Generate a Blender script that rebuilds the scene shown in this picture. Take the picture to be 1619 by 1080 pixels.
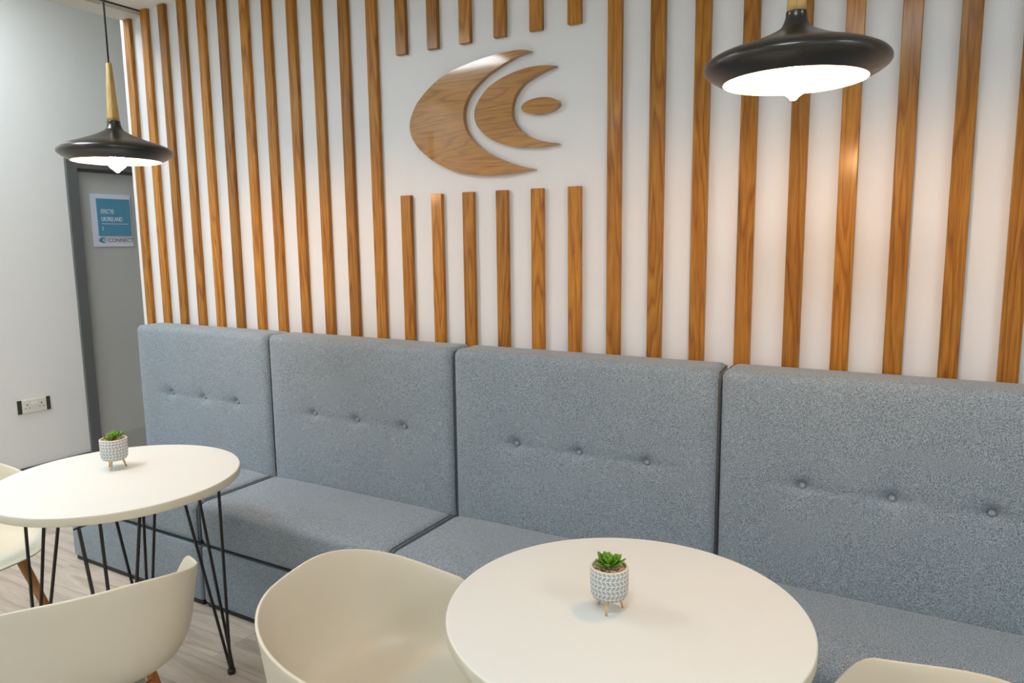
import bpy, bmesh, math, random
from mathutils import Vector, Matrix

random.seed(7)
scene = bpy.context.scene
for o in list(bpy.data.objects):
    bpy.data.objects.remove(o)
COL = scene.collection

# ------------------------------------------------------------------ camera
cam_data = bpy.data.cameras.new('camera')
cam_data.sensor_fit = 'HORIZONTAL'
cam_data.sensor_width = 36.0
cam_data.lens = 36.0 * 1138.8 / 1619.0
cam_data.clip_start = 0.05
cam = bpy.data.objects.new('camera', cam_data)
COL.objects.link(cam)
YAW, PITCH, ROLL = -0.5268, -0.1362, -0.0124
fw = Vector((math.sin(YAW) * math.cos(PITCH), math.cos(YAW) * math.cos(PITCH), math.sin(PITCH)))
rt = Vector((math.cos(YAW), -math.sin(YAW), 0))
up = rt.cross(fw)
rt2 = rt * math.cos(ROLL) + up * math.sin(ROLL)
up2 = -rt * math.sin(ROLL) + up * math.cos(ROLL)
m = Matrix((rt2, up2, -fw)).transposed().to_4x4()
m.translation = Vector((3.6987, -2.3765, 1.5))
cam.matrix_world = m
scene.camera = cam

# ------------------------------------------------------------------ exposure and world
scene.view_settings.view_transform = 'Standard'
scene.view_settings.look = 'None'
scene.view_settings.gamma = 1.0
scene.view_settings.use_curve_mapping = False
scene.view_settings.exposure = 0.0
world = bpy.data.worlds.new('world')
scene.world = world
world.use_nodes = True
world.node_tree.nodes['Background'].inputs[0].default_value = (0.9, 0.95, 1.0, 1)
world.node_tree.nodes['Background'].inputs[1].default_value = 0.3

PANEL_POWER = 22.0      # emission of the ceiling panels
BULB_POWER = 370.0      # emission of the pendant bulbs
PANELS = [(0.95, -1.62), (3.45, -2.38), (5.6, -1.62), (0.95, -4.2), (5.6, -4.2)]
CORRIDOR_PANELS = [(-0.55, -0.7), (-0.55, -2.6), (-0.55, -4.5)]

# ------------------------------------------------------------------ helpers
def link(o, parent=None):
    COL.objects.link(o)
    if parent is not None:
        o.parent = parent
    return o

def mesh_obj(name, bm, mat=None, parent=None, smooth=False):
    me = bpy.data.meshes.new(name)
    bm.normal_update()
    bm.to_mesh(me)
    bm.free()
    if smooth:
        for p in me.polygons:
            p.use_smooth = True
    if mat:
        for mm in (mat if isinstance(mat, (list, tuple)) else [mat]):
            me.materials.append(mm)
    o = bpy.data.objects.new(name, me)
    return link(o, parent)

def empty(name, loc, rz=0.0):
    o = bpy.data.objects.new(name, None)
    o.location = loc
    o.rotation_euler = (0, 0, rz)
    o.empty_display_size = 0.05
    return link(o)

def tag(o, label, cat, group=None):
    o['label'] = label
    o['category'] = cat
    if group:
        o['group'] = group
    return o

def struct(o):
    o['kind'] = 'structure'
    return o

def bx(bm, x0, x1, y0, y1, z0, z1, bev=0.0, seg=1):
    r = bmesh.ops.create_cube(bm, size=1.0)
    vs = r['verts']
    for v in vs:
        v.co = Vector(((x0 + x1) / 2 + v.co.x * (x1 - x0), (y0 + y1) / 2 + v.co.y * (y1 - y0), (z0 + z1) / 2 + v.co.z * (z1 - z0)))
    if bev > 0:
        es = {e for v in vs for e in v.link_edges}
        bmesh.ops.bevel(bm, geom=list(es), offset=bev, segments=seg, profile=0.5, affect='EDGES')
    return bm

def box(name, mat, x0, x1, y0, y1, z0, z1, parent=None, bev=0.0, seg=1):
    return mesh_obj(name, bx(bmesh.new(), x0, x1, y0, y1, z0, z1, bev, seg), mat, parent)

def tube(bm, p0, p1, r0, r1=None, n=10, cap=True):
    r1 = r0 if r1 is None else r1
    p0, p1 = Vector(p0), Vector(p1)
    d = (p1 - p0).normalized()
    a = d.orthogonal().normalized()
    b = d.cross(a)
    rings = []
    for p, r in ((p0, r0), (p1, r1)):
        rings.append([bm.verts.new(p + (a * math.cos(2 * math.pi * k / n) + b * math.sin(2 * math.pi * k / n)) * r) for k in range(n)])
    for k in range(n):
        bm.faces.new((rings[0][k], rings[0][(k + 1) % n], rings[1][(k + 1) % n], rings[1][k]))
    if cap:
        bm.faces.new(rings[0][::-1])
        bm.faces.new(rings[1])
    return bm

def lathe(bm, prof, n=48, cx=0, cy=0, closed=False):
    rings = []
    for r, z in prof:
        if r < 1e-6:
            rings.append([bm.verts.new((cx, cy, z))])
        else:
            rings.append([bm.verts.new((cx + r * math.cos(2 * math.pi * k / n), cy + r * math.sin(2 * math.pi * k / n), z)) for k in range(n)])
    for i in range(len(rings) - 1):
        A, B = rings[i], rings[i + 1]
        for k in range(n):
            k2 = (k + 1) % n
            if len(A) == 1 and len(B) == 1:
                continue
            if len(A) == 1:
                bm.faces.new((A[0], B[k2], B[k]))
            elif len(B) == 1:
                bm.faces.new((A[k], A[k2], B[0]))
            else:
                bm.faces.new((A[k], A[k2], B[k2], B[k]))
    bmesh.ops.recalc_face_normals(bm, faces=bm.faces)
    return bm

def copy_tree(o, parent=None):
    c = o.copy()
    COL.objects.link(c)
    if parent is not None:
        c.parent = parent
    for ch in list(o.children):
        copy_tree(ch, c)
    return c

# ------------------------------------------------------------------ materials
def new_mat(name):
    mt = bpy.data.materials.new(name)
    mt.use_nodes = True
    nt = mt.node_tree
    b = nt.nodes['Principled BSDF']
    return mt, nt, b

def N(nt, kind, **kw):
    n = nt.nodes.new(kind)
    for k, v in kw.items():
        setattr(n, k, v)
    return n

def plain(name, col, rough=0.5, metal=0.0, coat=0.0, spec=0.5, bump=0.0, bscale=200.0, var=0.0, vscale=6.0):
    mt, nt, b = new_mat(name)
    b.inputs['Base Color'].default_value = (*col, 1)
    b.inputs['Roughness'].default_value = rough
    b.inputs['Metallic'].default_value = metal
    b.inputs['Specular IOR Level'].default_value = spec
    b.inputs['Coat Weight'].default_value = coat
    tc = N(nt, 'ShaderNodeTexCoord')
    nz = N(nt, 'ShaderNodeTexNoise')
    nz.inputs['Scale'].default_value = vscale
    nz.inputs['Detail'].default_value = 4
    nt.links.new(tc.outputs['Object'], nz.inputs['Vector'])
    mix = N(nt, 'ShaderNodeMix', data_type='RGBA')
    mix.inputs['A'].default_value = (*[c * (1 - var) for c in col], 1)
    mix.inputs['B'].default_value = (*[min(1, c * (1 + var)) for c in col], 1)
    nt.links.new(nz.outputs['Fac'], mix.inputs['Factor'])
    nt.links.new(mix.outputs['Result'], b.inputs['Base Color'])
    if bump > 0:
        n2 = N(nt, 'ShaderNodeTexNoise')
        n2.inputs['Scale'].default_value = bscale
        nt.links.new(tc.outputs['Object'], n2.inputs['Vector'])
        bp = N(nt, 'ShaderNodeBump')
        bp.inputs['Strength'].default_value = bump
        bp.inputs['Distance'].default_value = 0.002
        nt.links.new(n2.outputs['Fac'], bp.inputs['Height'])
        nt.links.new(bp.outputs['Normal'], b.inputs['Normal'])
    return mt

def emis(name, col, strength):
    mt, nt, b = new_mat(name)
    b.inputs['Base Color'].default_value = (*col, 1)
    b.inputs['Emission Color'].default_value = (*col, 1)
    b.inputs['Emission Strength'].default_value = strength
    return mt

def wood(name, dark, mid, light, axis='Z', ring=9.0, stretch=0.07, rough=0.38, fine=1.0, offset_rand=True, tone=0.24, coat=0.0, scl=9.0, coatr=0.18):
    """Oak: contour lines of a stretched noise give the cathedral figure, fine pores run with the grain."""
    mt, nt, b = new_mat(name)
    L = nt.links.new
    tc = N(nt, 'ShaderNodeTexCoord')
    oi = N(nt, 'ShaderNodeObjectInfo')
    add = N(nt, 'ShaderNodeVectorMath', operation='ADD')
    mul = N(nt, 'ShaderNodeVectorMath', operation='SCALE')
    comb = N(nt, 'ShaderNodeCombineXYZ')
    for s in ('X', 'Y', 'Z'):
        L(oi.outputs['Random'], comb.inputs[s])
    L(comb.outputs['Vector'], mul.inputs[0])
    mul.inputs['Scale'].default_value = 37.0 if offset_rand else 0.0
    L(tc.outputs['Object'], add.inputs[0])
    L(mul.outputs['Vector'], add.inputs[1])
    mp = N(nt, 'ShaderNodeMapping')
    st = {'X': (stretch, 1, 1), 'Y': (1, stretch, 1), 'Z': (1, 1, stretch)}[axis]
    mp.inputs['Scale'].default_value = [s * scl for s in st]
    L(add.outputs['Vector'], mp.inputs['Vector'])
    nz = N(nt, 'ShaderNodeTexNoise')
    nz.inputs['Scale'].default_value = 1.0
    nz.inputs['Detail'].default_value = 2.5
    nz.inputs['Roughness'].default_value = 0.45
    L(mp.outputs['Vector'], nz.inputs['Vector'])
    m1 = N(nt, 'ShaderNodeMath', operation='MULTIPLY')
    m1.inputs[1].default_value = ring
    L(nz.outputs['Fac'], m1.inputs[0])
    fr = N(nt, 'ShaderNodeMath', operation='FRACT')
    L(m1.outputs[0], fr.inputs[0])
    r1 = N(nt, 'ShaderNodeValToRGB')
    e = r1.color_ramp.elements
    e[0].position = 0.0; e[0].color = (*mid, 1)
    e[1].position = 1.0; e[1].color = (*mid, 1)
    x = e.new(0.55); x.color = (*light, 1)
    x = e.new(0.86); x.color = (*dark, 1)
    L(fr.outputs[0], r1.inputs['Fac'])
    # fine pores
    mp2 = N(nt, 'ShaderNodeMapping')
    st2 = {'X': (0.03, 1, 1), 'Y': (1, 0.03, 1), 'Z': (1, 1, 0.03)}[axis]
    mp2.inputs['Scale'].default_value = [s * 420 for s in st2]
    L(add.outputs['Vector'], mp2.inputs['Vector'])
    n2 = N(nt, 'ShaderNodeTexNoise')
    n2.inputs['Scale'].default_value = 1.0
    n2.inputs['Detail'].default_value = 3.0
    L(mp2.outputs['Vector'], n2.inputs['Vector'])
    r2 = N(nt, 'ShaderNodeValToRGB')
    r2.color_ramp.elements[0].position = 0.32; r2.color_ramp.elements[0].color = (0.62, 0.56, 0.5, 1)
    r2.color_ramp.elements[1].position = 0.58; r2.color_ramp.elements[1].color = (1.06, 1.06, 1.06, 1)
    L(n2.outputs['Fac'], r2.inputs['Fac'])
    mx = N(nt, 'ShaderNodeMix', data_type='RGBA', blend_type='MULTIPLY')
    mx.inputs['Factor'].default_value = 0.75 * fine
    L(r1.outputs['Color'], mx.inputs['A'])
    L(r2.outputs['Color'], mx.inputs['B'])
    # board to board tone
    mr = N(nt, 'ShaderNodeMapRange')
    mr.inputs['To Min'].default_value = 1.0 - tone
    mr.inputs['To Max'].default_value = 1.0 + tone
    L(oi.outputs['Random'], mr.inputs['Value'])
    hs = N(nt, 'ShaderNodeHueSaturation')
    L(mx.outputs['Result'], hs.inputs['Color'])
    L(mr.outputs['Result'], hs.inputs['Value'])
    L(hs.outputs['Color'], b.inputs['Base Color'])
    b.inputs['Roughness'].default_value = rough
    b.inputs['Coat Weight'].default_value = coat
    b.inputs['Coat Roughness'].default_value = coatr
    b.inputs['Specular IOR Level'].default_value = 0.2
    bp = N(nt, 'ShaderNodeBump')
    bp.inputs['Strength'].default_value = 0.25
    bp.inputs['Distance'].default_value = 0.001
    L(n2.outputs['Fac'], bp.inputs['Height'])
    L(bp.outputs['Normal'], b.inputs['Normal'])
    return mt

def fabric(name, dark, light):
    mt, nt, b = new_mat(name)
    L = nt.links.new
    tc = N(nt, 'ShaderNodeTexCoord')
    facs = []
    for sc in ((300, 300, 800), (800, 800, 300)):
        mp = N(nt, 'ShaderNodeMapping')
        mp.inputs['Scale'].default_value = sc
        L(tc.outputs['Object'], mp.inputs['Vector'])
        nz = N(nt, 'ShaderNodeTexNoise')
        nz.inputs['Scale'].default_value = 1.0
        nz.inputs['Detail'].default_value = 1.0
        L(mp.outputs['Vector'], nz.inputs['Vector'])
        facs.append(nz)
    av = N(nt, 'ShaderNodeMath', operation='ADD')
    L(facs[0].outputs['Fac'], av.inputs[0])
    L(facs[1].outputs['Fac'], av.inputs[1])
    big = N(nt, 'ShaderNodeTexNoise')
    big.inputs['Scale'].default_value = 5.0
    L(tc.outputs['Object'], big.inputs['Vector'])
    ma = N(nt, 'ShaderNodeMath', operation='MULTIPLY_ADD')
    ma.inputs[1].default_value = 0.07
    L(big.outputs['Fac'], ma.inputs[0])
    L(av.outputs[0], ma.inputs[2])
    mr = N(nt, 'ShaderNodeMapRange')
    mr.inputs['From Min'].default_value = 0.85
    mr.inputs['From Max'].default_value = 1.22
    L(ma.outputs[0], mr.inputs['Value'])
    mix = N(nt, 'ShaderNodeMix', data_type='RGBA')
    mix.inputs['A'].default_value = (*dark, 1)
    mix.inputs['B'].default_value = (*light, 1)
    L(mr.outputs['Result'], mix.inputs['Factor'])
    L(mix.outputs['Result'], b.inputs['Base Color'])
    b.inputs['Roughness'].default_value = 0.95
    b.inputs['Specular IOR Level'].default_value = 0.15
    b.inputs['Sheen Weight'].default_value = 0.25
    b.inputs['Sheen Roughness'].default_value = 0.5
    bp = N(nt, 'ShaderNodeBump')
    bp.inputs['Strength'].default_value = 0.5
    bp.inputs['Distance'].default_value = 0.001
    L(av.outputs[0], bp.inputs['Height'])
    L(bp.outputs['Normal'], b.inputs['Normal'])
    return mt

M = {}
M['wall_white'] = plain('white_wall_paint', (0.70, 0.715, 0.735), 0.6, bump=0.05, bscale=120)
M['wall_grey'] = plain('pale_grey_wall_paint', (0.84, 0.855, 0.845), 0.6, bump=0.05, bscale=120)
M['ceiling'] = plain('ceiling_board', (0.85, 0.84, 0.78), 0.8, bump=0.08, bscale=90)
M['trim'] = plain('ceiling_trim_paint', (0.62, 0.60, 0.54), 0.5)
M['dark_gap'] = plain('shadow_gap_black', (0.02, 0.02, 0.02), 0.8)
M['door_frame'] = plain('dark_grey_frame_paint', (0.125, 0.135, 0.135), 0.45)
M['door_leaf'] = plain('mid_grey_door_paint', (0.50, 0.515, 0.505), 0.4)
M['kick'] = plain('door_kick_plate', (0.42, 0.43, 0.42), 0.45)
M['skirt'] = plain('dark_grey_skirting', (0.06, 0.065, 0.065), 0.5)
M['oak'] = wood('varnished_oak', (0.25, 0.090, 0.009), (0.345, 0.140, 0.013), (0.42, 0.185, 0.020), 'Z', ring=12, stretch=0.07, rough=0.4, scl=12, coat=0.3, fine=1.0)
M['oak_logo'] = wood('varnished_oak_panel', (0.27, 0.118, 0.016), (0.37, 0.170, 0.024), (0.41, 0.195, 0.030), 'X', ring=18, stretch=0.12, rough=0.3, offset_rand=False, tone=0.04, scl=8.0, coat=1.0, coatr=0.07)
M['fabric'] = fabric('blue_grey_woven_fabric', (0.092, 0.126, 0.158), (0.35, 0.425, 0.487))
M['piping'] = plain('dark_seam_piping', (0.05, 0.07, 0.085), 0.9)
M['button'] = fabric('button_fabric', (0.17, 0.215, 0.25), (0.34, 0.40, 0.44))
M['black_foot'] = plain('black_plastic', (0.012, 0.012, 0.013), 0.5)
M['table'] = plain('cream_table_laminate', (0.675, 0.715, 0.69), 0.42, var=0.01)
M['table_edge'] = plain('cream_table_edge', (0.62, 0.60, 0.48), 0.45)
M['black_steel'] = plain('black_powder_coat', (0.012, 0.012, 0.013), 0.35, spec=0.5)
M['shell'] = plain('warm_white_plastic', (0.66, 0.625, 0.51), 0.38, bump=0.03, bscale=400)
M['under'] = plain('grey_seat_mount', (0.45, 0.47, 0.42), 0.5)
M['beech'] = wood('beech_leg', (0.40, 0.17, 0.05), (0.52, 0.24, 0.075), (0.58, 0.29, 0.10), 'Z', ring=5, stretch=0.1, rough=0.4, tone=0.06)
M['shade_black'] = plain('satin_black_enamel', (0.011, 0.009, 0.0075), 0.30, spec=0.6, coat=0.15)
M['shade_in'] = plain('white_enamel_inside', (0.85, 0.82, 0.76), 0.5)
M['pale_wood'] = wood('pale_ash_turned_wood', (0.42, 0.27, 0.09), (0.52, 0.36, 0.13), (0.60, 0.43, 0.18), 'Z', ring=4, stretch=0.05, rough=0.35, tone=0.02, scl=20)
M['bulb'] = emis('warm_filament_bulb', (1.0, 0.55, 0.27), BULB_POWER)
M['brass'] = plain('brass_socket', (0.6, 0.4, 0.15), 0.3, metal=1.0)
M['panel_light'] = emis('ceiling_panel_diffuser', (0.90, 0.96, 1.0), PANEL_POWER)
M['white_plastic'] = plain('white_switch_plastic', (0.78, 0.77, 0.70), 0.35)
M['dark_plastic'] = plain('charcoal_plastic', (0.05, 0.045, 0.035), 0.5)
M['rocker'] = plain('bright_white_rocker', (0.9, 0.88, 0.82), 0.3)
M['sign_white'] = plain('sign_white_acrylic', (0.72, 0.74, 0.86), 0.3)
M['sign_blue'] = plain('sign_blue_acrylic', (0.09, 0.30, 0.46), 0.3)
M['sign_text'] = plain('sign_white_lettering', (0.85, 0.9, 0.92), 0.5)
M['sign_dark'] = plain('sign_dark_lettering', (0.10, 0.09, 0.11), 0.5)
M['sign_teal'] = plain('sign_teal_print', (0.06, 0.28, 0.40), 0.5)
M['sign_sky'] = plain('sign_pale_blue_print', (0.22, 0.52, 0.66), 0.5)
M['leaf'] = plain('succulent_green', (0.11, 0.27, 0.010), 0.4, var=0.35, vscale=60)
M['leaf_tip'] = plain('succulent_dark_green', (0.03, 0.13, 0.008), 0.4, var=0.3, vscale=60)
M['pebble'] = plain('tan_gravel', (0.60, 0.42, 0.25), 0.8, var=0.6, vscale=150)
M['soil'] = plain('dark_soil', (0.05, 0.035, 0.025), 0.9)
M['pot_leg'] = wood('pale_pine_peg', (0.55, 0.36, 0.17), (0.66, 0.46, 0.24), (0.74, 0.54, 0.31), 'Z', ring=3, stretch=0.1, rough=0.5, tone=0.03)
M['pot_rim'] = plain('pot_rim_cement', (0.62, 0.58, 0.48), 0.8)
M['concrete_base'] = plain('floor_screed', (0.30, 0.27, 0.24), 0.6)

def pot_material():
    """Grey cement carved with rows of slanted leaf shapes between raised pale lines."""
    mt, nt, b = new_mat('patterned_cement_pot')
    L = nt.links.new
    tc = N(nt, 'ShaderNodeTexCoord')
    sx = N(nt, 'ShaderNodeSeparateXYZ')
    L(tc.outputs['Object'], sx.inputs[0])
    at = N(nt, 'ShaderNodeMath', operation='ARCTAN2')
    L(sx.outputs['Y'], at.inputs[0]); L(sx.outputs['X'], at.inputs[1])
    u = N(nt, 'ShaderNodeMath', operation='MULTIPLY'); u.inputs[1].default_value = 26 / (2 * math.pi)
    L(at.outputs[0], u.inputs[0])
    v = N(nt, 'ShaderNodeMath', operation='MULTIPLY'); v.inputs[1].default_value = 1 / 0.0098
    L(sx.outputs['Z'], v.inputs[0])
    pp = N(nt, 'ShaderNodeMath', operation='PINGPONG'); pp.inputs[1].default_value = 1.0
    L(v.outputs[0], pp.inputs[0])
    us = N(nt, 'ShaderNodeMath', operation='MULTIPLY_ADD'); us.inputs[1].default_value = 0.7
    L(pp.outputs[0], us.inputs[0]); L(u.outputs[0], us.inputs[2])
    fu = N(nt, 'ShaderNodeMath', operation='FRACT'); L(us.outputs[0], fu.inputs[0])
    fv = N(nt, 'ShaderNodeMath', operation='FRACT'); L(v.outputs[0], fv.inputs[0])
    def band(src, w):
        a = N(nt, 'ShaderNodeMath', operation='SUBTRACT'); a.inputs[1].default_value = 0.5
        L(src.outputs[0], a.inputs[0])
        ab = N(nt, 'ShaderNodeMath', operation='ABSOLUTE'); L(a.outputs[0], ab.inputs[0])
        g = N(nt, 'ShaderNodeMath', operation='GREATER_THAN'); g.inputs[1].default_value = 0.5 - w
        L(ab.outputs[0], g.inputs[0])
        return g
    mx = N(nt, 'ShaderNodeMath', operation='MAXIMUM')
    L(band(fu, 0.13).outputs[0], mx.inputs[0]); L(band(fv, 0.10).outputs[0], mx.inputs[1])
    mix = N(nt, 'ShaderNodeMix', data_type='RGBA')
    mix.inputs['A'].default_value = (0.33, 0.35, 0.34, 1)
    mix.inputs['B'].default_value = (0.68, 0.68, 0.66, 1)
    L(mx.outputs[0], mix.inputs['Factor'])
    L(mix.outputs['Result'], b.inputs['Base Color'])
    b.inputs['Roughness'].default_value = 0.8
    bp = N(nt, 'ShaderNodeBump'); bp.inputs['Strength'].default_value = 0.4; bp.inputs['Distance'].default_value = 0.001
    L(mx.outputs[0], bp.inputs['Height']); L(bp.outputs['Normal'], b.inputs['Normal'])
    return mt
M['pot'] = pot_material()
M['plank'] = wood('greige_vinyl_plank', (0.42, 0.36, 0.30), (0.52, 0.46, 0.39), (0.58, 0.52, 0.45), 'X', ring=6, stretch=0.12, rough=0.45, tone=0.07, scl=7, fine=0.6)

# ------------------------------------------------------------------ room shell
RX0, RX1, RY0, RY1 = -1.2, 6.4, -5.6, 1.8
CEIL, CEIL2 = 2.69, 3.15

floor = struct(box('floor', M['concrete_base'], RX0, RX1, RY0, RY1, -0.08, -0.006))
PW, PL = 0.2, 1.27
pl_me = mesh_obj('plank', bx(bmesh.new(), 0, PL - 0.0015, 0, PW - 0.0015, -0.006, 0.0, 0.0006), M['plank'], floor)
first = True
row = 0
y = RY0
while y < RY1 - 0.01:
    x = RX0 - (row * 0.47) % PL
    while x < RX1:
        if x >= RX0 - 1.2 and x + PL > RX0 + 0.01:
            if first:
                p = pl_me; first = False
            else:
                p = pl_me.copy(); COL.objects.link(p)
            p.location = (x, y, 0)
        x += PL
    y += PW
    row += 1

# slatted partition wall with its battens as parts
wall_back = struct(box('wall_back', M['wall_white'], -0.035, RX1, 0.02, 0.14, 0.0, CEIL - 0.0))
SLAT_X = [0.019, 0.164, 0.306, 0.452, 0.595, 0.742, 0.894, 1.038, 1.191, 1.341, 1.492, 1.643, 1.794, 1.949, 2.099, 2.252, 2.403, 2.554, 2.705, 2.856, 3.004, 3.154, 3.304, 3.444, 3.589, 3.73, 3.873]
while SLAT_X[-1] < RX1 - 0.25:
    SLAT_X.append(SLAT_X[-1] + 0.148)
SW = 0.050
def slat_mesh(z0, z1):
    return bx(bmesh.new(), 0, SW, 0.0, 0.0202, z0, z1, 0.0015)
full = mesh_obj('slat', slat_mesh(0.05, CEIL - 0.002), M['oak'], wall_back)
upper = mesh_obj('slat', slat_mesh(2.249, CEIL - 0.002), M['oak'], wall_back)
lower = mesh_obj('slat', slat_mesh(0.05, 1.697), M['oak'], wall_back)
used = set()
def put(proto, x):
    if proto.name in used:
        p = proto.copy(); COL.objects.link(p)
    else:
        p = proto; used.add(proto.name)
    p.location = (x, 0, 0)
for i, x in enumerate(SLAT_X):
    if i == 0:
        mesh_obj('slat', slat_mesh(0.05, 2.663), M['oak'], wall_back).location = (x, 0, 0)
    elif 12 <= i <= 17:
        put(upper, x); put(lower, x)
    else:
        put(full, x)

# left wall with the door opening
DY0, DY1, DTOP = 0.375, 1.30, 2.03
bm = bmesh.new()
bx(bm, RX0 - 0.14, RX0, RY0, DY0, 0, CEIL2)
bx(bm, RX0 - 0.14, RX0, DY1, RY1, 0, CEIL2)
bx(bm, RX0 - 0.14, RX0, DY0, DY1, DTOP, CEIL2)
struct(mesh_obj('wall_left', bm, M['wall_grey']))
struct(box('wall_end', M['wall_grey'], RX0 - 0.14, RX1, RY1, RY1 + 0.1, 0, CEIL2))
struct(box('wall_front', M['wall_grey'], RX0 - 0.14, RX1 + 0.1, RY0 - 0.1, RY0, 0, CEIL2))
struct(box('wall_right', M['wall_grey'], RX1, RX1 + 0.1, RY0, RY1 + 0.1, 0, CEIL2))
struct(box('ceiling', M['ceiling'], 0.155, RX1, RY0, 0.14, CEIL, CEIL + 0.06))
bm = bmesh.new()
bx(bm, RX0 - 0.14, 0.0, RY0, RY1, CEIL2, CEIL2 + 0.05)
bx(bm, 0.0, RX1, 0.14, RY1, CEIL2, CEIL2 + 0.05)
struct(mesh_obj('ceiling_corridor', bm, M['ceiling']))
bm = bmesh.new()
bx(bm, 0.0, 0.15, RY0, 0.02, 2.664, CEIL + 0.05)
bx(bm, 0.10, 0.15, RY0, 0.14, CEIL + 0.06, CEIL2)
struct(mesh_obj('trim_1', bm, M['trim']))
struct(box('gap_shade_strip', M['dark_gap'], 0.15, 0.153, RY0, 0.02, 2.684, CEIL + 0.03))  # black strip painted in for the shade between trim and ceiling
struct(box('baseboard_left', M['skirt'], RX0, RX0 + 0.016, RY0, 0.30, 0, 0.125, bev=0.003))

# door with frame, leaf and kick line
door = struct(box('door_1', M['door_leaf'], RX0 - 0.075, RX0 - 0.03, DY0 + 0.02, DY1 - 0.02, 0.005, DTOP - 0.02, bev=0.002))
bm = bmesh.new()
bx(bm, RX0 - 0.10, RX0 + 0.018, 0.305, DY0 + 0.002, 0, DTOP + 0.05, 0.003)
bx(bm, RX0 - 0.10, RX0 + 0.018, DY1 - 0.002, DY1 + 0.07, 0, DTOP + 0.05, 0.003)
bx(bm, RX0 - 0.10, RX0 + 0.018, DY0, DY1, DTOP - 0.01, DTOP + 0.05, 0.003)
bx(bm, RX0 - 0.10, RX0 - 0.02, DY0, DY0 + 0.018, 0, DTOP, 0.002)
bx(bm, RX0 - 0.10, RX0 - 0.02, DY0, DY1, DTOP - 0.028, DTOP - 0.008, 0.002)
mesh_obj('door_frame', bm, M['door_frame'], door)
box('kick_plate', M['kick'], RX0 - 0.032, RX0 - 0.0275, DY0 + 0.03, DY1 - 0.03, 0.02, 0.20, door, 0.001)
bm = bmesh.new()
tube(bm, (RX0 - 0.03, DY1 - 0.1, 1.0), (RX0 + 0.02, DY1 - 0.1, 1.0), 0.011)
tube(bm, (RX0 + 0.02, DY1 - 0.1, 1.0), (RX0 + 0.02, DY1 - 0.21, 1.0), 0.009)
mesh_obj('door_handle', bm, M['brass'], door)

# ------------------------------------------------------------------ ceiling panels (the room's own light)
LIGHT_WORDS = ['above the left-hand table', 'above the camera side of the near table', 'nearest the right wall', 'in the back left of the room', 'in the back right corner of the room']
HALL_WORDS = ['next to the grey door', 'halfway along the left wall', 'at the far end of the left wall']
def ceiling_panel(x, y, z, label):
    t = empty('ceiling_light', (x, y, z))
    tag(t, label, 'ceiling light', 'square ceiling light panels')
    bm = bmesh.new()
    for a in ((-0.3, 0.3, -0.3, -0.285), (-0.3, 0.3, 0.285, 0.3), (-0.3, -0.285, -0.285, 0.285), (0.285, 0.3, -0.285, 0.285)):
        bx(bm, a[0], a[1], a[2], a[3], -0.012, 0.0)
    mesh_obj('frame', bm, M['white_plastic'], t)
    box('diffuser', M['panel_light'], -0.285, 0.285, -0.285, 0.285, -0.008, -0.001, t)
for k, (x, y) in enumerate(PANELS):
    ceiling_panel(x, y, CEIL, 'white square light panel in the ceiling ' + LIGHT_WORDS[k])
for k, (x, y) in enumerate(CORRIDOR_PANELS):
    ceiling_panel(x, y, CEIL2, 'white square light panel in the corridor ceiling ' + HALL_WORDS[k])

# ------------------------------------------------------------------ oak emblem
BIG = [(2.41, 2.182), (2.368, 2.191), (2.303, 2.191), (2.225, 2.185), (2.145, 2.173), (2.056, 2.153), (1.994, 2.127), (1.937, 2.09), (1.891, 2.048), (1.863, 2.001), (1.855, 1.966), (1.863, 1.926), (1.885, 1.892), (1.916, 1.861), (1.965, 1.826), (2.027, 1.794), (2.093, 1.771), (2.17, 1.758), (2.251, 1.753), (2.336, 1.757), (2.423, 1.766), (2.363, 1.781), (2.297, 1.804), (2.23, 1.834), (2.173, 1.872), (2.138, 1.908), (2.12, 1.943), (2.114, 1.982), (2.121, 2.022), (2.145, 2.061), (2.186, 2.096), (2.233, 2.126), (2.297, 2.152), (2.352, 2.171)]
SM = [(2.511, 2.117), (2.462, 2.125), (2.4, 2.126), (2.34, 2.117), (2.28, 2.1), (2.229, 2.076), (2.194, 2.045), (2.17, 2.01), (2.164, 1.977), (2.172, 1.948), (2.191, 1.923), (2.225, 1.894), (2.276, 1.869), (2.337, 1.852), (2.397, 1.845), (2.46, 1.843), (2.522, 1.85), (2.471, 1.859), (2.418, 1.876), (2.376, 1.898), (2.349, 1.923), (2.332, 1.952), (2.328, 1.985), (2.334, 2.016), (2.352, 2.046), (2.382, 2.073), (2.425, 2.092), (2.467, 2.107)]
BIG_TIP = (0, 20)
SM_TIP = (0, 16)

def smooth_run(pts, sub=4):
    out = []
    n = len(pts)
    for i in range(n - 1):
        p0 = Vector(pts[max(i - 1, 0)]); p1 = Vector(pts[i]); p2 = Vector(pts[i + 1]); p3 = Vector(pts[min(i + 2, n - 1)])
        for k in range(sub):
            t = k / sub
            out.append(0.5 * ((2 * p1) + (p2 - p0) * t + (2 * p0 - 5 * p1 + 4 * p2 - p3) * t * t + (3 * p1 - p0 - 3 * p2 + p3) * t ** 3))
    return out

def crescent_outline(pts, tip):
    a = smooth_run(pts[:tip + 1])
    b = smooth_run(pts[tip:] + [pts[0]])
    return a + b

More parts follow.
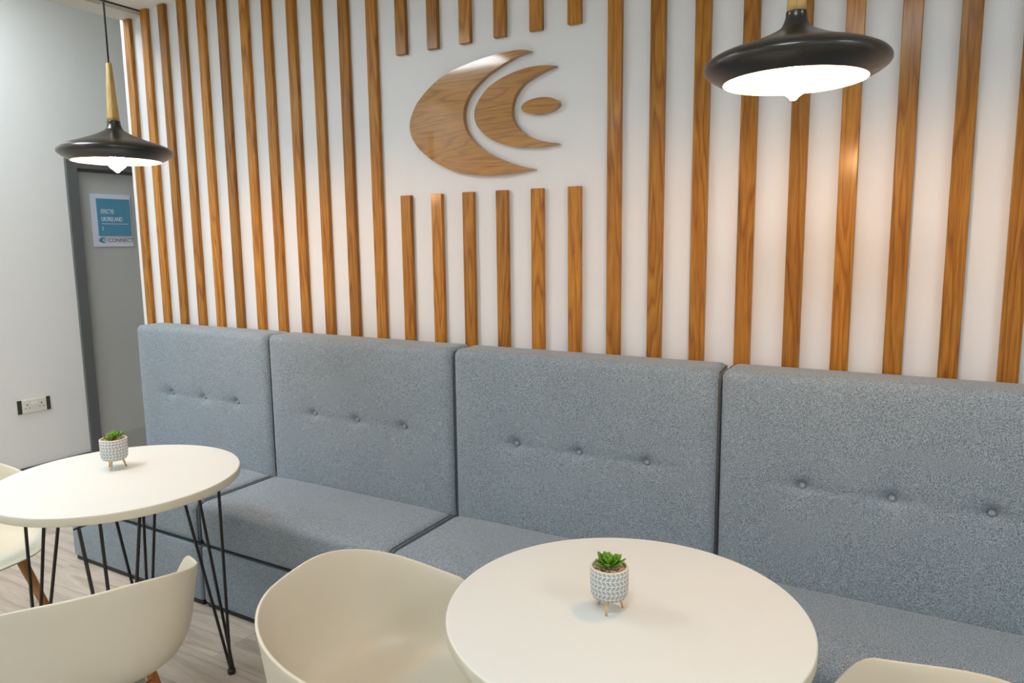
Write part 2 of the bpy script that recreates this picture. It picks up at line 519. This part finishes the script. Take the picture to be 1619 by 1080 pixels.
def plate(name, outline, y0, y1, ox, oz, mat, parent):
    """Flat board cut to an outline in XZ, with a small chamfer."""
    bm = bmesh.new()
    f = [bm.verts.new((p[0] - ox, y0, p[1] - oz)) for p in outline]
    g = [bm.verts.new((p[0] - ox, y1, p[1] - oz)) for p in outline]
    n = len(outline)
    bm.faces.new(f)
    bm.faces.new(g[::-1])
    for k in range(n):
        bm.faces.new((f[k], g[k], g[(k + 1) % n], f[(k + 1) % n]))
    bmesh.ops.recalc_face_normals(bm, faces=bm.faces)
    return mesh_obj(name, bm, mat, parent)

emb = empty('wall_emblem', (2.19, 0.02, 1.97))
tag(emb, 'oak emblem of two nested crescents and an oval on the white slatted wall', 'wall emblem')
EOX, EOZ = 2.19, 1.97
plate('crescent', crescent_outline(BIG, 20), -0.022, 0.0, EOX, EOZ, M['oak_logo'], emb)['label'] = 'large outer crescent'
plate('crescent', crescent_outline(SM, 16), -0.022, 0.0, EOX, EOZ, M['oak_logo'], emb)['label'] = 'smaller inner crescent'
oval = [(2.4445 + 0.0765 * math.cos(a) , 1.988 + 0.0285 * math.sin(a)) for a in [2 * math.pi * k / 40 for k in range(40)]]
plate('oval', oval, -0.022, 0.0, EOX, EOZ, M['oak_logo'], emb)

# ------------------------------------------------------------------ door sign
def text_mesh(name, body, size, mat, parent, loc, sx=1.0, thick=0.0006):
    cu = bpy.data.curves.new(name, 'FONT')
    cu.body = body
    cu.size = size
    cu.extrude = thick
    cu.resolution_u = 3
    tmp = bpy.data.objects.new(name, cu)
    COL.objects.link(tmp)
    dg = bpy.context.evaluated_depsgraph_get()
    dg.update()
    me = bpy.data.meshes.new_from_object(tmp.evaluated_get(dg))
    bpy.data.objects.remove(tmp)
    # local XY text plane -> YZ plane facing +X
    for v in me.vertices:
        v.co = Vector((v.co.z + loc[0], v.co.x * sx + loc[1], v.co.y + loc[2]))
    me.materials.clear()
    me.materials.append(mat)
    o = bpy.data.objects.new(name, me)
    return link(o, parent)

SX = RX0 - 0.03
sign = empty('door_sign', (SX, 0.468, 1.508))
tag(sign, 'white and blue name plate on the grey door, reading EFECTIS UK/IRELAND', 'sign')
board = box('backing_board', M['sign_white'], 0.0, 0.006, 0, 0.282, 0, 0.357, sign, 0.001)
blue = box('blue_panel', M['sign_blue'], 0.006, 0.014, 0.036, 0.268, 0.075, 0.325, sign, 0.001)
text_mesh('lettering', 'EFECTIS', 0.042, M['sign_text'], blue, (0.0145, 0.060, 0.224), 0.62)
text_mesh('lettering', 'UK/IRELAND', 0.042, M['sign_text'], blue, (0.0145, 0.060, 0.173), 0.62)
text_mesh('lettering', '2', 0.034, M['sign_text'], blue, (0.0145, 0.060, 0.112), 0.62)
box('rule_line', M['sign_text'], 0.014, 0.0147, 0.060, 0.250, 0.154, 0.157, blue)
text_mesh('lettering', 'CONNECT', 0.037, M['sign_dark'], board, (0.0065, 0.098, 0.030), 1.02)
def mini(outline, mat, s, dy, dz, name):
    bm = bmesh.new()
    vs = [bm.verts.new((0.0068, dy + (p[0] - 1.855) * s, dz + (p[1] - 1.753) * s)) for p in outline]
    ws = [bm.verts.new((0.006, v.co.y, v.co.z)) for v in vs]
    bm.faces.new(vs)
    for k in range(len(vs)):
        bm.faces.new((vs[k], ws[k], ws[(k + 1) % len(vs)], vs[(k + 1) % len(vs)]))
    bmesh.ops.recalc_face_normals(bm, faces=bm.faces)
    mesh_obj(name, bm, mat, board)
mini(crescent_outline(BIG, 20), M['sign_teal'], 0.092, 0.036, 0.024, 'printed_crescent')
mini(crescent_outline(SM, 16), M['sign_sky'], 0.092, 0.036, 0.024, 'printed_crescent')
mini(oval, M['sign_sky'], 0.092, 0.036, 0.024, 'printed_oval')

# ------------------------------------------------------------------ wall socket
so = empty('wall_socket', (RX0, -0.024, 0.513))
tag(so, 'white double power socket with dark end caps on the left wall', 'socket')
fp = box('faceplate', M['white_plastic'], 0, 0.011, -0.073, 0.073, -0.0425, 0.0425, so, 0.003, 2)
for s in (-1, 1):
    e = box('end_cap', M['dark_plastic'], 0, 0.010, s * 0.085 - 0.012, s * 0.085 + 0.012, -0.043, 0.043, so, 0.001)
    box('rocker_switch', M['rocker'], 0.011, 0.0145, s * 0.010 - 0.008, s * 0.010 + 0.008, 0.008, 0.024, so, 0.001)
    bm = bmesh.new()
    cy = s * 0.042
    bx(bm, 0.0105, 0.0113, cy - 0.003, cy + 0.003, 0.004, 0.014)
    bx(bm, 0.0105, 0.0113, cy - 0.015, cy - 0.008, -0.014, -0.009)
    bx(bm, 0.0105, 0.0113, cy + 0.008, cy + 0.015, -0.014, -0.009)
    mesh_obj('socket_holes', bm, M['dark_plastic'], so)

# ------------------------------------------------------------------ upholstered banquette
def grid_vals(a, b, n, r, nr=5):
    """grid lines from a to b: dense within r of both ends."""
    v = [a + r * (1 - math.cos(math.pi / 2 * k / nr)) for k in range(nr)]
    v += [a + r + (b - a - 2 * r) * k / n for k in range(n + 1)]
    v += [b - r * (1 - math.cos(math.pi / 2 * k / nr)) for k in range(nr - 1, -1, -1)]
    return v

def cushion(xs, ys, zs, r):
    bm = bmesh.new()
    X0, X1, Y0, Y1, Z0, Z1 = xs[0], xs[-1], ys[0], ys[-1], zs[0], zs[-1]
    cache = {}
    def vert(x, y, z):
        k = (round(x, 6), round(y, 6), round(z, 6))
        if k not in cache:
            c = Vector((min(max(x, X0 + r), X1 - r), min(max(y, Y0 + r), Y1 - r), min(max(z, Z0 + r), Z1 - r)))
            d = Vector((x, y, z)) - c
            p = c + d.normalized() * r if d.length > 1e-9 else c
            cache[k] = bm.verts.new(p)
        return cache[k]
    def face(*ps):
        vs = []
        for p in ps:
            v = vert(*p)
            if v not in vs:
                vs.append(v)
        if len(vs) >= 3:
            try:
                bm.faces.new(vs)
            except ValueError:
                pass
    for A, B, f in ((xs, ys, lambda a, b, e: (a, b, zs[0] if e == 0 else zs[-1])),
                    (xs, zs, lambda a, b, e: (a, ys[0] if e == 0 else ys[-1], b)),
                    (ys, zs, lambda a, b, e: (xs[0] if e == 0 else xs[-1], a, b))):
        for e in (0, 1):
            for i in range(len(A) - 1):
                for j in range(len(B) - 1):
                    face(f(A[i], B[j], e), f(A[i + 1], B[j], e), f(A[i + 1], B[j + 1], e), f(A[i], B[j + 1], e))
    bmesh.ops.recalc_face_normals(bm, faces=bm.faces)
    return bm

BACK_T, SEAT_Z, BACK_Z, FRONT_Y = 0.165, 0.462, 1.105, -0.575
def polytube(name, pts, r, mat, parent, n=6):
    bm = bmesh.new()
    P = [Vector(p) for p in pts]
    rings = []
    for i, p in enumerate(P):
        d = (P[min(i + 1, len(P) - 1)] - P[max(i - 1, 0)]).normalized()
        a = d.cross(Vector((1, 0, 0)))
        a = a.normalized() if a.length > 1e-3 else d.orthogonal().normalized()
        c = d.cross(a)
        rings.append([bm.verts.new(p + (a * math.cos(2 * math.pi * k / n) + c * math.sin(2 * math.pi * k / n)) * r) for k in range(n)])
    for A, B in zip(rings, rings[1:]):
        for k in range(n):
            bm.faces.new((A[k], A[(k + 1) % n], B[(k + 1) % n], B[k]))
    bm.faces.new(rings[0][::-1])
    bm.faces.new(rings[-1])
    bmesh.ops.recalc_face_normals(bm, faces=bm.faces)
    return mesh_obj(name, bm, mat, parent, True)

def bench(x0, x1, label, btn=None, seed=0):
    rnd = random.Random(seed)
    w = x1 - x0
    t = empty('bench_seat', ((x0 + x1) / 2, -0.29, 0))
    tag(t, label, 'bench', 'upholstered bench units along the slatted wall')
    h = w / 2
    oy = 0.29
    # backrest
    r = 0.028
    xs = grid_vals(-h, h, 110, r)
    zs = grid_vals(0.30, BACK_Z, 80, r)
    ys = grid_vals(-BACK_T + oy, -0.003 + oy, 3, r)
    bm = cushion(xs, ys, zs, r)
    bxs = btn or [-0.25, 0.0, 0.25]
    zb = 0.770
    yf = -BACK_T + oy
    for v in bm.verts:
        if v.co.y < yf + r * 1.02:
            x, z = v.co.x, v.co.z
            edge = min(h - abs(x), BACK_Z - z, 0.2)
            k = max(0.0, min(1.0, (edge - 0.01) / 0.06))
            crown = -0.006 * k
            d = 0.0
            for b in bxs:
                dx, dz = x - b, z - zb
                q = math.hypot(dx, dz)
                d += 0.016 * math.exp(-(q / 0.017) ** 2) + 0.017 * math.exp(-q / 0.036)
                d += 0.008 * math.exp(-abs(dz) / 0.010) * math.exp(-(dx / 0.08) ** 2)
            if bxs[0] - 0.02 < x < bxs[-1] + 0.02:
                d += 0.0012 * math.exp(-((z - zb) / 0.014) ** 2)
            v.co.y += crown + min(d, 0.034) + 0.0008 * math.sin(x * 9 + seed) * math.sin(z * 11 + seed * 2) * k
    back = mesh_obj('backrest', bm, M['fabric'], t, True)
    for b in bxs:
        bm = bmesh.new()
        prof = [(0.0, -0.0075), (0.0045, -0.0068), (0.0085, -0.0040), (0.0105, 0.0), (0.0098, 0.004), (0.0, 0.006)]
        lathe(bm, prof, 18)
        bm.transform(Matrix.Rotation(math.radians(-90), 4, 'X'))
        bb = mesh_obj('button', bm, M['button'], back, True)
        bb.location = (b, yf + 0.0205, zb)
        # the lathe axis is +Z; after the turn the domed end points to -Y
    # side piping of the backrest
    for sd in (-1, 1):
        polytube('piping', [(sd * (h - 0.0012), yf + 0.020, 0.46), (sd * (h - 0.0012), yf + 0.020, BACK_Z - 0.035), (sd * (h - 0.0015), yf + 0.030, BACK_Z - 0.016), (sd * (h - 0.004), oy - 0.03, BACK_Z - 0.008)], 0.0016, M['piping'], back)
    # seat cushion
    r = 0.034
    zmid = 0.272
    xs = grid_vals(-h, h, 40, r)
    ys = grid_vals(FRONT_Y + oy, -BACK_T + 0.004 + oy, 24, r)
    zs = grid_vals(zmid + 0.002, SEAT_Z, 5, r)
    bm = cushion(xs, ys, zs, r)
    for v in bm.verts:
        if v.co.z > SEAT_Z - 0.04:
            e = min(h - abs(v.co.x), v.co.y - (FRONT_Y + oy), 0.15) / 0.15
            v.co.z += 0.006 * max(0, e) - 0.003
    seat = mesh_obj('seat_cushion', bm, M['fabric'], t, True)
    for sd in (-1, 1):
        polytube('piping', [(sd * (h - 0.004), FRONT_Y + oy + 0.008, zmid + 0.01), (sd * (h - 0.004), FRONT_Y + oy + 0.008, SEAT_Z - 0.04), (sd * (h - 0.004), FRONT_Y + oy + 0.018, SEAT_Z - 0.018), (sd * (h - 0.004), FRONT_Y + oy + 0.045, SEAT_Z - 0.008), (sd * (h - 0.004), -BACK_T + oy - 0.01, SEAT_Z - 0.008)], 0.0017, M['piping'], seat)
    # base box
    r = 0.012
    bm = cushion(grid_vals(-h + 0.002, h - 0.002, 10, r, 3), grid_vals(FRONT_Y + oy + 0.004, -0.02 + oy, 6, r, 3), grid_vals(0.022, zmid - 0.002, 3, r, 3), r)
    mesh_obj('base_box', bm, M['fabric'], t, True)
    box('seam', M['piping'], -h + 0.006, h - 0.006, FRONT_Y + oy + 0.010, oy - 0.03, zmid - 0.003, zmid + 0.003, t)
    box('plinth', M['black_foot'], -h + 0.01, h - 0.01, FRONT_Y + oy + 0.012, oy - 0.03, 0.0, 0.024, t, 0.004)
    return t

bench(0.168, 1.132, 'leftmost blue-grey upholstered bench unit, beside the grey door', [-0.235, 0.015, 0.25], 1)
bench(1.142, 2.140, 'second blue-grey upholstered bench unit from the left, behind the shell chair', [-0.24, 0.005, 0.255], 2)
bench(2.150, 3.146, 'third blue-grey upholstered bench unit, centred below the wall emblem, behind the near table', [-0.23, 0.02, 0.268], 3)
bench(3.156, 4.145, 'rightmost blue-grey upholstered bench unit, running out of frame', [-0.25, -0.012, 0.225], 4)

# ------------------------------------------------------------------ tables
RODS = [(0.225, -0.031), (0.162, 0.071), (0.294, -0.072)]
def table(cx, cy, R, legc, rot, label):
    t = empty('round_table', (cx, cy, 0))
    tag(t, label, 'table', 'round cream cafe tables')
    bm = bmesh.new()
    z1, z0 = 0.740, 0.711
    lathe(bm, [(0, z0), (R - 0.004, z0), (R - 0.001, z0 + 0.0015), (R, z0 + 0.004), (R, z1 - 0.004), (R - 0.001, z1 - 0.0012), (R - 0.004, z1), (0, z1)], 160)
    top = mesh_obj('tabletop', bm, [M['table'], M['table_edge']], t)
    for p in top.data.polygons:
        if abs(p.normal.z) < 0.5:
            p.material_index = 1
        p.use_smooth = abs(p.normal.z) < 0.95
    for k in range(4):
        a = rot + math.pi / 2 * k
        ra = Vector((math.cos(a), math.sin(a))); ta = Vector((-ra.y, ra.x))
        c = Vector(legc)
        foot = c + ra * 0.292
        bm = bmesh.new()
        tops = []
        for j, (pr_, pt) in enumerate(RODS):
            q = c + ra * pr_ + ta * pt
            tops.append(q)
            off = Vector((math.cos(2.1 * j + a), math.sin(2.1 * j + a))) * 0.006
            tube(bm, (foot.x + off.x, foot.y + off.y, 0.012), (q.x, q.y, 0.708), 0.0052, n=10)
        vs = []
        cen = (tops[0] + tops[1] + tops[2]) / 3
        for zz in (0.706, 0.711):
            vs.append([bm.verts.new((*(cen + (q - cen) * 1.18), zz)) for q in tops])
        bm.faces.new(vs[0]); bm.faces.new(vs[1][::-1])
        for i in range(3):
            bm.faces.new((vs[0][i], vs[0][(i + 1) % 3], vs[1][(i + 1) % 3], vs[1][i]))
        bmesh.ops.recalc_face_normals(bm, faces=bm.faces)
        lg = mesh_obj('leg', bm, M['black_steel'], t)
        bm = bmesh.new()
        lathe(bm, [(0, 0), (0.012, 0), (0.014, 0.003), (0.014, 0.015), (0.011, 0.019), (0, 0.019)], 20, foot.x, foot.y)
        mesh_obj('foot', bm, M['black_foot'], lg)
    return t

table(1.3755, -1.019, 0.380, (0.075, -0.040), 0.886, 'round cream table at left, on black hairpin legs beside the door end of the bench')
table(3.186, -1.042, 0.372, (0.0, 0.0), 0.886, 'round cream table nearest the camera, in front of the third bench unit')

# ------------------------------------------------------------------ potted succulents
def leaf_mesh():
    bm = bmesh.new()
    secs = [(0.0, 0.0020, 0.0016), (0.35, 0.0052, 0.0028), (0.65, 0.0062, 0.0026), (0.88, 0.0035, 0.0016), (1.0, 0.0, 0.0)]
    rings = []
    for s, w, th in secs:
        y = s * 0.030
        lift = 0.005 * s * s
        if w == 0:
            rings.append([bm.verts.new((0, y, lift))])
        else:
            rings.append([bm.verts.new((-w, y, lift + 0.0012)), bm.verts.new((0, y, lift - th)), bm.verts.new((w, y, lift + 0.0012)), bm.verts.new((0, y, lift + th * 0.35))])
    for a, b in zip(rings, rings[1:]):
        for k in range(4):
            k2 = (k + 1) % 4
            if len(b) == 1:
                bm.faces.new((a[k], a[k2], b[0]))
            else:
                bm.faces.new((a[k], a[k2], b[k2], b[k]))
    bm.faces.new(rings[0][::-1])
    bmesh.ops.recalc_face_normals(bm, faces=bm.faces)
    return bm

leaf_proto = None
def succulent(x, y, label, rot, heads, seed, s=1.0):
    global leaf_proto
    rnd = random.Random(seed)
    t = empty('potted_succulent', (x, y, 0.7412), rot)
    t.scale = (s, s, s)
    tag(t, label, 'potted plant', 'small succulents in patterned pots on the tables')
    R = 0.0395
    prof = [(0.0, 0), (R - 0.010, 0.0), (R - 0.005, 0.003), (R - 0.0015, 0.010), (R, 0.030), (R, 0.0655), (R - 0.0012, 0.0675), (R - 0.0042, 0.0675), (R - 0.0048, 0.066), (R - 0.0048, 0.056), (0, 0.056)]
    bm = lathe(bmesh.new(), prof, 56)
    pot = mesh_obj('pot', bm, [M['pot'], M['pot_rim']], t, True)
    pot.location = (0, 0, 0.0285)
    for p in pot.data.polygons:
        if p.center.z > 0.0655:
            p.material_index = 1
    for k in range(3):
        a = math.radians(30 + 120 * k)
        bm = bmesh.new()
        tube(bm, (0.021 * math.cos(a), 0.021 * math.sin(a), 0.031), (0.030 * math.cos(a), 0.030 * math.sin(a), 0.0), 0.0042, 0.0024, n=10)
        mesh_obj('leg', bm, M['pot_leg'], t, True)
    # gravel
    bm = bmesh.new()
    for k in range(110):
        a = rnd.uniform(0, 6.283); q = 0.0330 * math.sqrt(rnd.random())
        sz = rnd.uniform(0.0022, 0.0046)
        mt = Matrix.Translation((q * math.cos(a), q * math.sin(a), 0.0855 + rnd.uniform(0, 0.004))) @ Matrix.Rotation(rnd.uniform(0, 3), 4, 'Z') @ Matrix.Diagonal((sz * rnd.uniform(0.8, 1.4), sz, sz * 0.75, 1))
        bmesh.ops.create_icosphere(bm, subdivisions=1, radius=1.0, matrix=mt)
    gv = mesh_obj('gravel', bm, M['pebble'], t, True)
    gv['kind'] = 'stuff'
    for (hx, hy, hz, sc, n) in heads:
        for k in range(n):
            q = k / n
            if leaf_proto is None:
                lf = mesh_obj('leaf', leaf_mesh(), M['leaf'], t, True)
                leaf_proto = lf
            else:
                lf = leaf_proto.copy(); COL.objects.link(lf); lf.parent = t
            lf.location = (hx, hy, hz + 0.006 * q)
            tilt = math.radians(12 + 62 * q + rnd.uniform(-6, 6))
            ss = sc * (1.0 - 0.45 * q)
            lf.rotation_euler = (tilt, 0, k * 2.39996 + rnd.uniform(-0.15, 0.15))
            lf.scale = (ss * 1.15, ss, ss)
    return t

succulent(1.281, -0.975, 'small green succulent in a patterned grey pot on the left-hand round table', 0.6,
          [(0.004, -0.010, 0.093, 1.05, 15), (0.007, 0.011, 0.095, 1.0, 14), (-0.012, 0.004, 0.093, 0.8, 9)], 3, 1.10)
succulent(3.158, -1.058, 'small green succulent in a patterned grey pot on the near round table', 0.2,
          [(0.0, -0.003, 0.093, 1.2, 18), (-0.012, 0.010, 0.095, 1.0, 11), (0.012, 0.008, 0.095, 0.95, 11)], 5, 1.0)

# ------------------------------------------------------------------ tub chairs
def catmull(pts, t):
    n = len(pts) - 1
    for i in range(n):
        if t <= pts[i + 1][0] or i == n - 1:
            break
    p1, p2 = pts[i], pts[i + 1]
    f = (t - p1[0]) / (p2[0] - p1[0])
    f = max(0, min(1, f))
    out = []
    for c in (1, 2):
        m0 = (p2[c] - pts[i - 1][c]) / (p2[0] - pts[i - 1][0]) if i > 0 else (p2[c] - p1[c]) / (p2[0] - p1[0])
        m1 = (pts[i + 2][c] - p1[c]) / (pts[i + 2][0] - p1[0]) if i + 2 <= n else (p2[c] - p1[c]) / (p2[0] - p1[0])
        d = p2[0] - p1[0]
        out.append((2 * f ** 3 - 3 * f * f + 1) * p1[c] + (f ** 3 - 2 * f * f + f) * m0 * d + (-2 * f ** 3 + 3 * f * f) * p2[c] + (f ** 3 - f * f) * m1 * d)
    return out

def sstep(a, b, x):
    t = max(0, min(1, (x - a) / (b - a)))
    return t * t * (3 - 2 * t)

PROFILE = [(0, 0, 0), (0.25, 0.30, 0.0), (0.42, 0.58, 0.015), (0.55, 0.765, 0.07), (0.66, 0.865, 0.20), (0.76, 0.92, 0.40), (0.86, 0.953, 0.64), (0.94, 0.98, 0.86), (1.0, 1.0, 1.0)]
SEAT_H = 0.435
def shell_mesh(HB=0.728, HA=0.635, A=0.275, BK=0.265, FR=0.232):
    """One moulded shell: seat pan, back and arms in a single surface. Faces +X."""
    bm = bmesh.new()
    NT, NA = 22, 96
    rings = []
    for i in range(NT + 1):
        t = i / NT
        pf, qf = catmull(PROFILE, t)
        ring = []
        for k in range(NA):
            ph = 2 * math.pi * k / NA            # 0 = straight back (-X)
            dev = abs((ph + math.pi) % (2 * math.pi) - math.pi)
            deg = math.degrees(dev)
            ex = 2.45
            c, s = math.cos(ph), math.sin(ph)
            fac = (abs(c) ** ex + abs(s) ** ex) ** (-1 / ex)
            ax = BK if c > 0 else FR
            rx, ry = -c * fac * ax, s * fac * A
            H = HB - (HB - HA) * sstep(15, 112, deg)
            H = H - (H - SEAT_H - 0.004) * sstep(104, 150, deg)
            front = sstep(110, 150, deg)
            # the front keeps a flat pan that rolls down at the lip
            p2 = pf * (1 - front) + front * (t ** 0.9)
            z = SEAT_H + qf * (H - SEAT_H) - 0.010 * (1 - t) ** 2 - front * 0.022 * sstep(0.8, 1.0, t)
            # lean of the back
            ring.append((rx * p2, ry * p2, z))
        rings.append(ring)
    center = bm.verts.new((0, 0, SEAT_H - 0.010))
    vr = [[bm.verts.new(p) for p in r] for r in rings[1:]]
    for k in range(NA):
        bm.faces.new((center, vr[0][k], vr[0][(k + 1) % NA]))
    for a, b in zip(vr, vr[1:]):
        for k in range(NA):
            k2 = (k + 1) % NA
            bm.faces.new((a[k], b[k], b[k2], a[k2]))
    bmesh.ops.recalc_face_normals(bm, faces=bm.faces)
    return bm

def make_chair():
    t = empty('tub_chair', (0, 0, 0))
    sh = mesh_obj('seat_shell', shell_mesh(), M['shell'], t, True)
    md = sh.modifiers.new('thickness', 'SOLIDIFY')
    md.thickness = 0.0075
    md.offset = 0.0
    bv = sh.modifiers.new('edge', 'BEVEL')
    bv.width = 0.0032
    bv.segments = 3
    bv.limit_method = 'ANGLE'
    bv.angle_limit = math.radians(60)
    bm = bmesh.new()
    bx(bm, -0.15, 0.13, -0.125, 0.125, 0.385, 0.419, 0.012, 3)
    mesh_obj('under_frame', bm, M['under'], t)
    for sx, sy in ((-1, -1), (-1, 1), (1, -1), (1, 1)):
        bm = bmesh.new()
        p0 = Vector((sx * 0.135, sy * 0.125, 0.405)); p1 = Vector((sx * 0.205, sy * 0.225, 0.0))
        tube(bm, p0, p1, 0.0175, 0.0105, n=16)
        lg = mesh_obj('leg', bm, M['beech'], t, True)
    return t

proto_chair = make_chair()
chairs = [
    ((0.79, -1.28), 8, 'cream tub chair at the far left, beyond the left-hand table'),
    ((1.862, -1.436), 153, 'cream tub chair seen from behind, in the left foreground'),
    ((2.675, -1.185), 12, 'cream tub chair between the two tables, its empty seat open to view'),
    ((3.655, -1.075), 170, 'cream tub chair cut off at the bottom right, beside the near table'),
]
for i, ((x, y), rz, lab) in enumerate(chairs):
    c = proto_chair if i == 0 else copy_tree(proto_chair)
    c.location = (x, y, 0)
    c.rotation_euler = (0, 0, math.radians(rz))
    tag(c, lab, 'chair', 'cream tub chairs around the tables')

# ------------------------------------------------------------------ pendant lamps
def pendant(x, y, zc, label, top=CEIL):
    t = empty('pendant_lamp', (x, y, zc))
    tag(t, label, 'pendant lamp', 'black pendant lamps over the tables')
    S = 0.175 / 308.0
    outer = [(35, .0966), (35.5, .088), (40, .079), (50, .068), (72, .0595), (110, .049), (160, .0375), (205, .0285), (250, .0205), (283, .0125), (301, .005), (308, -.003), (305, -.011), (292, -.018), (270, -.026), (240, -.035)]
    o = [(r * S, z) for r, z in outer]
    # resample softly
    pts = [(k / (len(o) - 1), r, z) for k, (r, z) in enumerate(o)]
    prof = [tuple(catmull(pts, k / 60)) for k in range(61)]
    bm = lathe(bmesh.new(), [(0.010, 0.0966)] + prof, 96)
    mesh_obj('shade', bm, M['shade_black'], t, True)
    inner = []
    for i, (r, z) in enumerate(prof):
        if z > 0.072:
            continue
        a, b = prof[max(i - 1, 0)], prof[min(i + 1, len(prof) - 1)]
        d = Vector((b[0] - a[0], b[1] - a[1])).normalized()
        inner.append((max(r + d.y * 0.002, 0.012), z - d.x * 0.002))
    inner.append((prof[-1][0] - 0.0004, prof[-1][1] - 0.0002))
    bm = lathe(bmesh.new(), inner, 96)
    mesh_obj('shade_lining', bm, M['shade_in'], t, True)
    bm = lathe(bmesh.new(), [(0, 0.0966), (0.0192, 0.0966), (0.0185, 0.110), (0.0085, 0.280), (0.0070, 0.283), (0, 0.283)], 40)
    mesh_obj('wood_neck', bm, M['pale_wood'], t, True)
    bm = bmesh.new()
    tube(bm, (0, 0, 0.282), (0, 0, top - zc - 0.02), 0.0028, n=10)
    mesh_obj('cord', bm, M['black_foot'], t, True)
    bm = lathe(bmesh.new(), [(0, top - zc), (0.05, top - zc), (0.05, top - zc - 0.015), (0.042, top - zc - 0.022), (0, top - zc - 0.022)], 32)
    mesh_obj('ceiling_rose', bm, M['black_foot'], t, True)
    bm = lathe(bmesh.new(), [(0, 0.06), (0.017, 0.06), (0.019, 0.03), (0.017, 0.005), (0, 0.005)], 28)
    sk = mesh_obj('lamp_holder', bm, M['brass'], t, True)
    bm = lathe(bmesh.new(), [(0, 0.006), (0.012, 0.004), (0.015, -0.008), (0.024, -0.025), (0.028, -0.040), (0.026, -0.050), (0.017, -0.059), (0.009, -0.065), (0.0055, -0.070), (0, -0.072)], 28)
    mesh_obj('bulb', bm, M['bulb'], t, True)
    return t

pendant(1.306, -0.892, 1.822, 'black dish pendant lamp with a tapered wooden neck, hanging at the left before the door')
pendant(3.440, -0.802, 1.846, 'black dish pendant lamp hanging at the upper right, nearest the camera')
